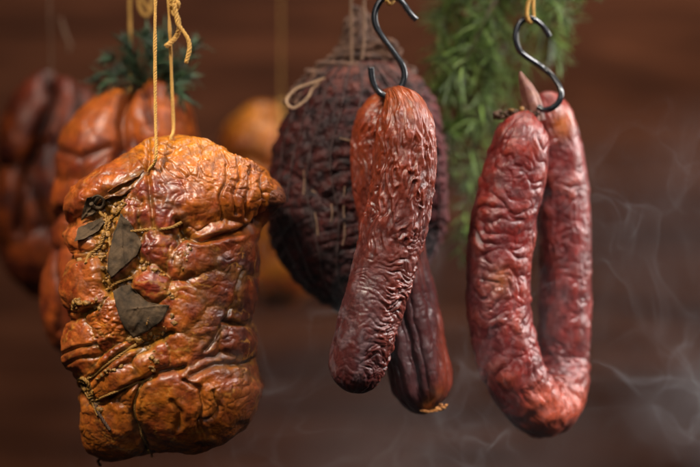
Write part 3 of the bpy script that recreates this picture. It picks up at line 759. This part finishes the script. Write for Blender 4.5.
# ------------------------------------------------------------------ S hooks and their twine
def hook(pts, r, Y, label, dy=None):
    P = np.array([at(x, y, Y + (dy[i] if dy else 0)) for i, (x, y) in enumerate(pts)])
    C, u = catmull(P, 220)
    V, F = tube_arrays(C, r * S, 20)
    o = make_obj('s_hook', V, F, M_HOOK)
    return tag(o, label, 'hook', 'black S hooks')
hook([(416.5, 20), (412, 15.5), (408, 10.5), (404, 4.5), (398, -1.5), (390, -3.5), (382, -.5), (376.5, 7.5), (374.5, 17), (376.5, 27), (382, 36.5), (389, 46), (396, 55.5), (402, 65), (404.5, 74), (403, 83), (397.5, 92), (389, 96.5), (380.5, 93.5), (374.5, 86), (371.8, 77), (371, 67.5)],
     3.35, Ym, 'black steel S hook holding the folded dark sausage pair')
hook([(549.5, 37), (546, 31), (541.5, 25), (534, 19.5), (527, 18.5), (520, 23), (516, 32), (516, 42), (520, 51), (527.5, 57.5), (536, 63), (545, 69.5), (553, 77), (559.5, 87), (561, 95), (558, 103), (551, 108.5), (544, 110), (538, 107)],
     3.1, RY - .0, 'black steel S hook holding the red horseshoe sausage', dy=[0] * 12 + [-.004, -.008, -.010, -.010, -.009, -.007, -.005])
def twine(pts, Y, r, mat, label, group=None, strands=3, name='twine', dy=None):
    V, F = twine_arrays(np.array([at(x, y, Y + (dy[i] if dy else 0)) for i, (x, y) in enumerate(pts)]), r * S, strands, 5.0)
    o = make_obj(name, V, F, mat)
    return tag(o, label, 'twine', group)
GT = 'hanging twines'
twine([(391, TOPZ), (391, -30), (386.5, -8), (386.5, 0), (389.5, 4.0), (393.5, 1), (394, -8), (393, -30), (394, TOPZ)], Ym, 1.9, M_TWINE, 'yellow twine looped round the hook of the dark sausage pair', GT,
      dy=[-.004, -.004, -.004, -.004, 0, .004, .004, .004, .004])
twine([(532, TOPZ), (532, -20), (527.5, 5), (527, 17), (530, 22.5), (533.5, 18), (533, 5), (533.5, -20), (534, TOPZ)], RY, 2.2, M_TWINE, 'yellow doubled twine holding the hook of the red horseshoe sausage', GT,
      dy=[-.003, -.003, -.003, -.003, 0, .003, .003, .003, .003])

# ------------------------------------------------------------------ netted dark meat behind
NY = .095
def net_shape(name, Y0):
    left = [(346, 57), (336, 59), (325, 64), (315, 71), (306, 81), (298, 93), (288, 110), (280, 127), (273, 148), (269, 170), (267, 195), (267, 218), (270, 240), (277, 258), (288, 274), (303, 289), (322, 303), (345, 315), (362, 318)]
    right = [(364, 57), (380, 58), (395, 62), (408, 68), (419, 77), (428, 88), (434, 98), (437, 108), (442, 126), (446, 148), (448, 172), (448.5, 195), (447, 218), (442, 240), (434, 258), (424, 274), (412, 289), (398, 303), (380, 315), (366, 318)]
    def rel(x, y, fr, d):
        yy = y + 14 * pn(x / 46, y / 46, d / 46, 131) + 3 * pn(x / 14, y / 14, d / 14, 132) - .0016 * (x - 358) ** 2 + .3 * (x - 358) * sstep(80, 200, y)
        rows = np.abs(np.sin(yy * math.pi / 14.5)) ** .6
        rows = rows * (1 - .5 * sstep(-.1, .4, pn(x / 26, y / 20, d / 30, 137)))
        ang = np.arctan2(d, x - 358)
        cols = np.abs(np.sin(ang * 9 + .35 * pn(y / 30, x / 60, 0, 133))) ** .5
        H = (2.5 + 2.4 * sstep(390, 430, x)) * (rows - .6) + .9 * (cols - .7) * rows + 2.6 * fbm(x / 9, y / 9, d / 9, 135, 3)
        H = H - 3.5 * np.exp(-(polydist(x, y, [(279, 170), (295, 178), (312, 190), (330, 206), (352, 214)]) / 3.5) ** 2)
        H = H * sstep(62, 90, y)
        return H, (rows, cols)
    def tint(x, y, H, aux, fr, d):
        rows, cols = aux
        n = fbm(x / 14, y / 14, d / 14, 138, 3)
        c = mixc((.013, .003, .003), (.058, .009, .007), .5 + 1.5 * n)
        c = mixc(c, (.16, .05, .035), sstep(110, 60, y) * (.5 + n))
        c = mixc(c, (.17, .040, .042), sstep(415, 440, x) * .7)  # lit right edge put into the colour as a paler pink
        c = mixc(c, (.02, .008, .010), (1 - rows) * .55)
        return c
    root = empty(name, at(358, 318, Y0))
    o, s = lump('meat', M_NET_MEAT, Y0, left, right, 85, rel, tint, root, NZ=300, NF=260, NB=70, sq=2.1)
    return root, s
netm, net_s = net_shape('netted_meat', NY)
tag(netm, 'dark purple-brown meat in a ribbed net, gathered in a ropey knot, behind the sausage pair', 'cured meat')
# net cords: down the meat, and loose light stitches
def netcord(pts, r, mat, name='net_cord'):
    V, F = twine_arrays(np.array([net_s(x, y, .8) for x, y in pts]), r * S, 3, 6)
    return make_obj(name, V, F, mat, netm)
for k, a in enumerate(np.linspace(-1.2, 1.25, 9)):
    pts = []
    for y in range(66, 306, 8):
        w = np.interp(y, [60, 95, 150, 200, 240, 275, 303], [20, 62, 84, 88, 82, 65, 35])
        pts.append((358 + w * .97 * math.sin(a + .05 * math.sin(y * .05 + k)), y))
    netcord(pts, 1.0, M_NET)
for k, pts in enumerate([[(305, 172), (306, 182), (305, 196)], [(316, 213), (318, 224), (319, 236)], [(345, 188), (344, 210), (345, 232), (343, 245)], [(332, 205), (333, 214), (332, 222)], [(313, 192), (317, 194)]]):
    netcord(pts, .85, M_TWINE_BROWN, 'light_stitch')
netcord([(340, 142), (349, 144), (358, 146), (366, 147)], 1.0, M_TWINE_BROWN, 'light_stitch')
# gathered neck of netting: a bundle of loops
rnd = random.Random(5)
parts = []
for i in range(19):
    a = 2 * math.pi * i / 19 + rnd.uniform(-.1, .1); q = rnd.uniform(.85, 1.15); tw = rnd.uniform(.2, .7)
    rows = [(104, 76), (88, 64), (75, 50), (64, 36), (55, 25), (45, 16), (32, 14 * q), (20, 12 * q), (9 + rnd.uniform(-2, 16), 4 * q)]
    p = [at(360 + rr * math.cos(a + tw * j / 8) - (2 if j > 4 else 0), y + rnd.uniform(-1.5, 1.5), NY + rr * .85 * S * math.sin(a + tw * j / 8)) for j, (y, rr) in enumerate(rows)]
    parts.append(twine_arrays(np.array(p), rnd.uniform(2.6, 4.6) * S, 2, 6, step=.3, seed=i, fray=.4))
for j, (y, rr) in enumerate(((42, 19), (49, 25), (56, 33), (64, 43), (73, 54))):
    p = [at(361 + rr * math.cos(a), y + 2.5 * math.sin(2 * a + j) - (rr - 17) * .10 * math.sin(a), NY + rr * .9 * S * math.sin(a)) for a in np.linspace(0, 6.6, 18)]
    parts.append(twine_arrays(np.array(p), 2.9 * S, 3, 5, step=.3, seed=40 + j))
for j in range(9):
    x0, y0 = rnd.uniform(368, 392), rnd.uniform(46, 62); rr = rnd.uniform(6, 11)
    p = [at(x0 + rr * math.cos(a), y0 + rr * .7 * math.sin(a), NY - (12 + 3 * math.sin(a + j)) * S - rr * S) for a in np.linspace(j, j + 5.5, 9)]
    parts.append(twine_arrays(np.array(p), 2.3 * S, 3, 5, step=.3, seed=60 + j))
V, F = join(parts)
M_NECK = simple_material('brown_gathered_netting', (.17, .085, .05), .85, 0, .6, 110, .6, .0006, color2=(.022, .010, .010))
make_obj('gathered_net', V, F, M_NECK, netm)
for pts, r in (([(352, 66), (351.5, 40), (351, 0), (351, TOPZ)], 1.8), ([(362, 60), (364, 36), (364, 0), (362, TOPZ)], 1.6)):
    V, F = twine_arrays(np.array([at(x, y, NY - .02) for x, y in pts]), r * S, 3, 5)
    make_obj('hanging_twine', V, F, M_TWINE_BROWN, netm)
lp = [(325, 78), (312, 83), (298, 88), (289, 96), (287, 103), (293, 108), (301, 104), (309, 96), (313, 88), (322, 80)]
V, F = twine_arrays(np.array([at(x, y, NY - .035 + .004 * math.sin(i)) for i, (x, y) in enumerate(lp)]), 1.2 * S, 2, 6)
make_obj('twine_loop', V, F, M_LOOP, netm)

# ------------------------------------------------------------------ out-of-focus hams behind
def far_ham(name, Y0, left, right, depth, ml, cr, cols, label, seed, NZ=160):
    def rel(x, y, fr, d):
        wx = 6 * pn(x / 30, y / 30, d / 50, seed); wy = 6 * pn(x / 30, y / 30, d / 50, seed + 1)
        b, edge, idx = mounds(x + wx, y + wy, ml) if ml else (np.zeros_like(x), np.ones_like(x), 0)
        H = b * .9; cre = np.zeros_like(x)
        for P, w, dp in cr:
            dd = polydist(x + wx * .3, y + wy * .3, P); H = H - dp * np.exp(-(dd / w) ** 2); cre = np.maximum(cre, np.exp(-(dd / (1.6 * w)) ** 2))
        bil = np.abs(pn(x / 24, y / 30, d / 24, seed + 4))
        H = H + 1.6 * (np.sqrt(bil + .01) - .4) + .5 * fbm(x / 9, y / 9, d / 9, seed + 5, 2)
        return H * fr * sstep(0, 12, np.minimum(y - left[0][1], left[-1][1] - y)), (cre, edge)
    def tint(x, y, H, aux, fr, d):
        cre, edge = aux
        n = fbm(x / 24, y / 24, d / 24, seed + 8, 3)
        c = mixc(cols[0], cols[1], .5 + n)
        c = mixc(c, cols[2], sstep(.35, -.05, (y - left[0][1]) / (left[-1][1] - left[0][1])) * (.8 + n))
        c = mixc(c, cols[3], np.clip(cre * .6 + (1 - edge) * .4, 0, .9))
        return c
    root = empty(name, at((left[-1][0] + right[-1][0]) / 2, left[-1][1], Y0))
    tag(root, label, 'ham', 'smoked hams hanging on twine')
    o, s = lump('meat', M_HAM_BACK, Y0, left, right, depth, rel, tint, root, NZ=NZ, NF=150, NB=50, sq=2.3)
    return root, s
# second ham, right behind the front one
H2Y = .125
h2, h2s = far_ham('smoked_ham', H2Y,
    [(146, 72), (132, 77), (114, 86), (94, 98), (76, 112), (63, 127), (55, 146), (50, 170), (50, 195), (52, 215), (50, 232), (46, 250), (42, 270), (40, 292), (41, 315), (46, 335), (54, 350), (66, 358)],
    [(150, 72), (162, 75), (178, 83), (191, 95), (199, 112), (203, 130), (206, 150), (212, 175), (225, 210), (240, 240), (248, 265), (245, 290), (230, 315), (205, 335), (170, 346), (135, 352), (105, 356), (75, 358)], 80,
    [(98, 130, 40, 66, 28, 14), (168, 120, 34, 52, -22, 13), (120, 190, 50, 40, -25, 11), (70, 215, 34, 40, 10, 12), (66, 300, 36, 66, 10, 13), (150, 230, 60, 60, 0, 8), (180, 180, 40, 50, 20, 10)],
    [([(138, 76), (131, 100), (128, 125), (130, 150), (122, 175)], 5, 13), ([(142, 80), (152, 100), (158, 130)], 3, 5), ([(46, 226), (66, 212), (92, 220)], 5, 8), ([(60, 250), (70, 290), (66, 330)], 3, 4), ([(60, 150), (90, 160), (118, 150)], 4, 4)],
    [(.20, .032, .010), (.38, .075, .011), (.54, .135, .010), (.08, .018, .007)],
    'broad smoked ham with a central cleft, blurred directly behind the front ham under dark needles', 141)
# third ham, far left
H3Y = .25
h3, h3s = far_ham('smoked_ham', H3Y,
    [(42, 70), (28, 75), (20, 86), (8, 104), (-6, 140), (-14, 180), (-14, 220), (-8, 250), (2, 275), (20, 292), (34, 298)],
    [(52, 70), (64, 78), (80, 76), (96, 88), (106, 140), (104, 180), (100, 220), (92, 250), (80, 275), (60, 292), (42, 298)], 55,
    [(20, 118, 26, 52, 14, 11), (66, 108, 22, 48, 12, 12), (92, 130, 24, 50, -10, 10), (24, 205, 36, 44, 20, 11), (66, 190, 26, 50, -14, 11), (45, 262, 45, 38, 10, 10)],
    [([(52, 74), (56, 100), (46, 140), (30, 170), (26, 230)], 5, 13), ([(80, 80), (84, 120), (70, 160)], 4, 8), ([(-4, 160), (30, 172), (60, 230)], 4, 6)],
    [(.085, .014, .008), (.29, .055, .009), (.17, .026, .012), (.03, .010, .006)],
    'dark red-brown smoked ham, strongly blurred, at the far left edge', 161, 130)
# yellow ham far back in the middle
H4Y = .36
h4, h4s = far_ham('smoked_ham', H4Y,
    [(255, 102), (242, 106), (230, 113), (221, 124), (216, 138), (214, 155), (216, 175), (222, 200), (230, 230), (236, 260), (242, 285), (252, 303), (266, 308)],
    [(270, 102), (280, 106), (290, 113), (300, 124), (306, 138), (310, 155), (314, 175), (318, 200), (322, 230), (324, 260), (322, 285), (312, 300), (290, 308)], 52,
    [(255, 145, 42, 45, 20, 12), (295, 150, 25, 50, 0, 9), (270, 220, 50, 55, 0, 10), (285, 275, 45, 35, 0, 10)],
    [([(283, 105), (284, 135), (276, 165)], 4, 8), ([(262, 104), (268, 116), (284, 122)], 5, 9), ([(222, 170), (250, 158), (280, 172)], 6, 8)],
    [(.40, .080, .008), (.62, .20, .014), (.58, .20, .012), (.40, .12, .015)],
    'yellow-orange smoked ham, strongly blurred, between the front ham and the netted meat', 181, 130)
def far_twine(root, pts, Y, r, mat):
    V, F = twine_arrays(np.array([at(x, y, Y) for x, y in pts]), r * S, 3, 5, step=.7)
    make_obj('hanging_twine', V, F, mat, root)
far_twine(h2, [(130, 100), (130.5, 60), (130, 0), (130, TOPZ)], H2Y - .02, 2.0, M_TWINE)
far_twine(h2, [(142, TOPZ), (142, -12), (146, 4), (150, 12), (145, 16), (139, 5), (141, -14), (150, -6), (152, 12)], H2Y - .02, 2.4, M_TWINE)
far_twine(h3, [(51, 82), (51, 40), (49, 0), (48, TOPZ)], H3Y - .03, 1.1, M_TWINE_BROWN)
far_twine(h3, [(60, 18), (65, 34), (70, 44), (68, 52)], H3Y - .03, 2.2, M_TWINE_BROWN)
far_twine(h4, [(281, 165), (281, 130), (280.5, 100)], H4Y - .055, 4.2, M_TWINE)
far_twine(h4, [(281, 120), (281, 60), (281, 0), (281, TOPZ)], H4Y - .03, 1.0, M_TWINE)

# ------------------------------------------------------------------ herbs
def leaf_mat(name, a, b, rough=.42):
    m = NT(name)
    at_ = m.n('ShaderNodeAttribute', attribute_name='tint')
    n = m.noise(260, 3, .6, 0, m.coord())
    c = m.mix(n.outputs[0], a, b)
    c = m.mix(1.0, c, at_.outputs['Color'], 'MULTIPLY')
    m.set(Base_Color=c, Roughness=rough)
    m.bsdf.inputs['Transmission Weight'].default_value = 0
    return m.mat
M_FIR = leaf_mat('dark_blue_green_needles', (.018, .055, .028), (.10, .18, .095))
M_ROSE = leaf_mat('fresh_green_needles', (.028, .082, .016), (.34, .52, .11))
M_STEM = simple_material('herb_stem_bark', (.09, .06, .03), .8, 0, .4, 300, .4, .0005)
def sprig(root, P, mat, nlen, nw, count, seed, spread=1.0, name='sprig'):
    """a stem with many needles (blade: flat lens with a keel) as one mesh; the stem is its sub-part"""
    rn = np.random.RandomState(seed)
    C, u = catmull(np.array(P), 80)
    T, N, B = frames(C, (0.2, -1, 0.1))
    Vs, Fs, Ts, o = [], [], [], 0
    for i in range(count):
        t = rn.uniform(.04, 1.0); q = min(int(t * 79), 79)
        a = rn.uniform(0, 2 * math.pi)
        out = math.cos(a) * N[q] + math.sin(a) * B[q]
        el = rn.uniform(.35, 1.05) * spread
        d = T[q] * math.cos(el) + out * math.sin(el); d /= np.linalg.norm(d)
        L = nlen * S * rn.uniform(.65, 1.2) * (1 - .35 * t); w = nw * S * rn.uniform(.8, 1.2)
        side = np.cross(d, out); side /= np.linalg.norm(side) + 1e-9
        nrm = np.cross(side, d)
        bend = nrm * L * rn.uniform(-.3, .3) + side * L * rn.uniform(-.2, .2) + np.array([0, 0, -1]) * L * rn.uniform(0, .14)
        k = 6; tt = np.linspace(0, 1, k)
        wid = w * np.array([.5, .95, 1.0, .9, .6, .06])
        c = C[q] + out * .8 * S + d * (L * tt)[:, None] + bend * (tt ** 2)[:, None]
        ring = np.stack([c + side * wid[:, None], c + nrm * (.38 * wid)[:, None], c - side * wid[:, None], c - nrm * (.38 * wid)[:, None]], 1)
        Vs.append(ring.reshape(-1, 3)); Fs.append(grid_faces(k, 4, True) + o); o += k * 4
        Ts.append(np.tile(rn.uniform(.3, 1.0) ** 1.6 * 1.7 * np.array([1 + rn.uniform(-.1, .15), 1, 1 + rn.uniform(-.2, .1)]), (k * 4, 1)))
    T_ = np.clip(np.vstack(Ts), 0, 1.4)
    ob = make_obj(name, np.vstack(Vs), np.vstack(Fs), mat, root, tint=T_ * .72)
    V, F = tube_arrays(C, np.linspace(1.6, .5, 80) * S * (nw / 2.0) ** .5, 7)
    make_obj('stem', V, F, M_STEM, ob)
    return ob
HY = .112
herb = empty('needle_twig', at(150, 90, HY))
tag(herb, 'small dark blue-green needle twig sticking up behind the twine of the front ham', 'herb')
for i, (pts, c) in enumerate([
    ([(150, 84, 0), (140, 70, -.005), (126, 62, -.008), (108, 58, -.01)], 46), ([(150, 84, .004), (136, 76, 0), (118, 74, 0), (100, 76, -.004)], 46), ([(148, 86, -.004), (130, 82, -.01), (112, 82, -.012), (96, 86, -.014)], 40),
    ([(152, 86, 0), (152, 66, -.004), (150, 48, -.006), (146, 34, -.004)], 60), ([(154, 86, .004), (162, 66, 0), (166, 48, 0), (164, 30, .004)], 60), ([(154, 86, 0), (170, 72, -.004), (184, 58, -.006), (196, 44, -.004)], 56),
    ([(154, 88, 0), (170, 80, -.006), (184, 74, -.01), (194, 72, -.012)], 46), ([(154, 88, -.006), (168, 86, -.014), (178, 90, -.02), (184, 98, -.024)], 36), ([(150, 84, -.004), (138, 66, -.008), (130, 50, -.01), (124, 40, -.012)], 46), ([(152, 84, -.008), (154, 64, -.016), (157, 50, -.02), (157, 40, -.02)], 50)]):
    sprig(herb, [at(x, y, HY + d) for x, y, d in pts], M_FIR, 30, 1.7, c - 8, 200 + i, 1.0)
GY = .15
bunch = empty('herb_bunch', at(500, -20, GY))
tag(bunch, 'large bunch of fresh green needle herb hanging blurred behind the two hooks', 'herb')
rn = random.Random(11)
sp = [([(500, -90), (492, -20), (478, 40), (466, 90)], 0), ([(505, -90), (505, -20), (500, 40), (494, 100)], 0), ([(510, -90), (522, -30), (532, 10), (548, 40)], 0), ([(495, -90), (470, -40), (450, 0), (440, 40)], 0),
      ([(500, -60), (480, 10), (462, 60), (446, 100)], .02), ([(505, -60), (496, 20), (484, 80), (478, 140)], .02), ([(500, -20), (488, 60), (474, 130), (464, 190)], -.01), ([(495, 40), (484, 110), (470, 170), (458, 240)], .01),
      ([(485, 80), (478, 140), (468, 200), (458, 262)], .0), ([(520, -80), (540, -40), (556, -10), (566, 24)], .01), ([(515, -60), (524, -10), (526, 40), (520, 90)], .03), ([(480, -60), (462, -20), (448, 20), (438, 62)], -.015),
      ([(478, 10), (462, 40), (448, 70), (434, 92)], -.01), ([(490, 20), (486, 70), (490, 110), (498, 150)], .02), ([(470, 60), (460, 100), (452, 140), (450, 180)], .02), ([(500, 10), (508, 50), (512, 90), (508, 130)], .02),
      ([(486, 20), (468, 44), (452, 54), (438, 54)], -.02), ([(484, 50), (468, 78), (452, 90), (438, 90)], -.01), ([(520, -40), (544, -30), (560, -14), (570, 0)], -.01), ([(480, 90), (468, 116), (456, 128), (446, 130)], 0),
      ([(520, -30), (540, -12), (556, 8), (570, 24)], -.02), ([(515, -20), (534, 8), (548, 30), (556, 56)], 0), ([(490, -30), (466, -8), (450, 12), (436, 22)], -.02), ([(520, -50), (548, -40), (572, -24), (584, -6)], 0), ([(495, 0), (480, 30), (462, 66), (444, 84)], -.03)]
for i, (pts, dd) in enumerate(sp):
    P = [at(x, y, GY + dd + .014 * math.sin(i * 1.7 + j)) for j, (x, y) in enumerate(pts)]
    sprig(bunch, P, M_ROSE, 44 if i not in (7, 8, 9) else 34, 1.45, 82, 300 + i, 1.7)

# ------------------------------------------------------------------ smoke: thin curling sheets in a voxel volume
def smoke(name, lo, hi, res, label, build):
    g = bpy.data.node_groups.new(name + '_field', 'GeometryNodeTree')
    g.interface.new_socket('Geometry', in_out='INPUT', socket_type='NodeSocketGeometry')
    g.interface.new_socket('Geometry', in_out='OUTPUT', socket_type='NodeSocketGeometry')
    N = lambda t, **k: (lambda x: ([setattr(x, a, b) for a, b in k.items()], x)[1])(g.nodes.new(t))
    L = g.links.new
    def val(s, v):
        if hasattr(v, 'links'): L(v, s)
        else: s.default_value = v
    def M(op, a, b=0.0, c=0.0):
        x = N('ShaderNodeMath', operation=op); val(x.inputs[0], a); val(x.inputs[1], b); val(x.inputs[2], c); return x.outputs[0]
    def ss(a, b, v):
        x = N('ShaderNodeMapRange', interpolation_type='SMOOTHSTEP'); val(x.inputs[0], v)
        x.inputs[1].default_value = a; x.inputs[2].default_value = b; return x.outputs[0]
    def noise(vec, scale, detail, rough=.5, out=0):
        x = N('ShaderNodeTexNoise'); L(vec, x.inputs['Vector']); x.inputs['Scale'].default_value = scale; x.inputs['Detail'].default_value = detail; x.inputs['Roughness'].default_value = rough
        return x.outputs[out]
    def V(op, a, b):
        x = N('ShaderNodeVectorMath', operation=op); val(x.inputs[0], a)
        if op == 'SCALE': x.inputs[3].default_value = b
        else: val(x.inputs[1], b)
        return x.outputs[0]
    pos = N('GeometryNodeInputPosition').outputs[0]
    sep = N('ShaderNodeSeparateXYZ'); L(pos, sep.inputs[0])
    dens = build(pos, sep.outputs, M, ss, noise, V)
    vc = N('GeometryNodeVolumeCube'); L(dens, vc.inputs['Density'])
    vc.inputs['Min'].default_value = lo; vc.inputs['Max'].default_value = hi
    for a, b in zip(('Resolution X', 'Resolution Y', 'Resolution Z'), res): vc.inputs[a].default_value = b
    sm = N('GeometryNodeSetMaterial'); L(vc.outputs[0], sm.inputs[0])
    mat = bpy.data.materials.new(name + '_air'); mat.use_nodes = True; mat.cycles.volume_step_rate = 2.2
    nt = mat.node_tree; nt.nodes.clear()
    pv = nt.nodes.new('ShaderNodeVolumePrincipled'); o = nt.nodes.new('ShaderNodeOutputMaterial')
    pv.inputs['Color'].default_value = (.80, .82, .88, 1); pv.inputs['Density'].default_value = 1.0; pv.inputs['Anisotropy'].default_value = .1
    nt.links.new(pv.outputs[0], o.inputs['Volume'])
    sm.inputs['Material'].default_value = mat
    go = N('NodeGroupOutput'); L(sm.outputs[0], go.inputs[0])
    vd = bpy.data.volumes.new(name); vd.materials.append(mat)
    ob = bpy.data.objects.new(name, vd); SC.collection.objects.link(ob)
    md = ob.modifiers.new('field', 'NODES'); md.node_group = g
    ob.location = (0, 0, Z0)
    return tag(ob, label, 'smoke', kind='stuff')

def wisps(pos, xyz, M, ss, noise, V):
    x, y, z = xyz
    w1 = V('SCALE', V('SUBTRACT', noise(pos, 7.0, 2.0, .5, 1), (.5, .5, .5)), .16)
    p1 = V('ADD', pos, w1)
    w2 = V('SCALE', V('SUBTRACT', noise(p1, 30.0, 1.0, .5, 1), (.5, .5, .5)), .018)
    p2 = V('MULTIPLY', V('ADD', p1, w2), (1.0, 1.0, .75))
    n = noise(p2, 17.0, 1.5, .45)
    d = M('DIVIDE', M('SUBTRACT', n, .5), .0085)
    sheet = M('EXPONENT', M('MULTIPLY', M('MULTIPLY', d, d), -1.0))
    patch = ss(.40, .64, noise(p1, 9.0, 2.0, .5))
    low = ss(.09, -.15, z); rightish = ss(-.16, .14, x)
    env = M('MAXIMUM', M('MULTIPLY', low, M('ADD', .45, M('MULTIPLY', rightish, .55))), M('MULTIPLY', M('MULTIPLY', ss(.07, .17, x), ss(.10, .0, z)), .6))
    soft = M('MULTIPLY', ss(.36, .72, noise(p1, 8.0, 3.0, .55)), ss(-.03, .09, y))
    edge = M('MULTIPLY', M('MULTIPLY', ss(-.20, -.12, x), ss(.26, .22, x)), M('MULTIPLY', ss(-.05, -.03, y), ss(.15, .10, y)))
    tot = M('ADD', M('MULTIPLY', M('MULTIPLY', sheet, patch), 4.8), M('MULTIPLY', soft, 1.6))
    return M('MULTIPLY', M('MULTIPLY', tot, env), edge)
smoke('smoke', (-.20, -.05, -.17), (.26, .15, .12), (440, 190, 280), 'thin grey smoke curling up round the sausages and the bottom of the ham', wisps)
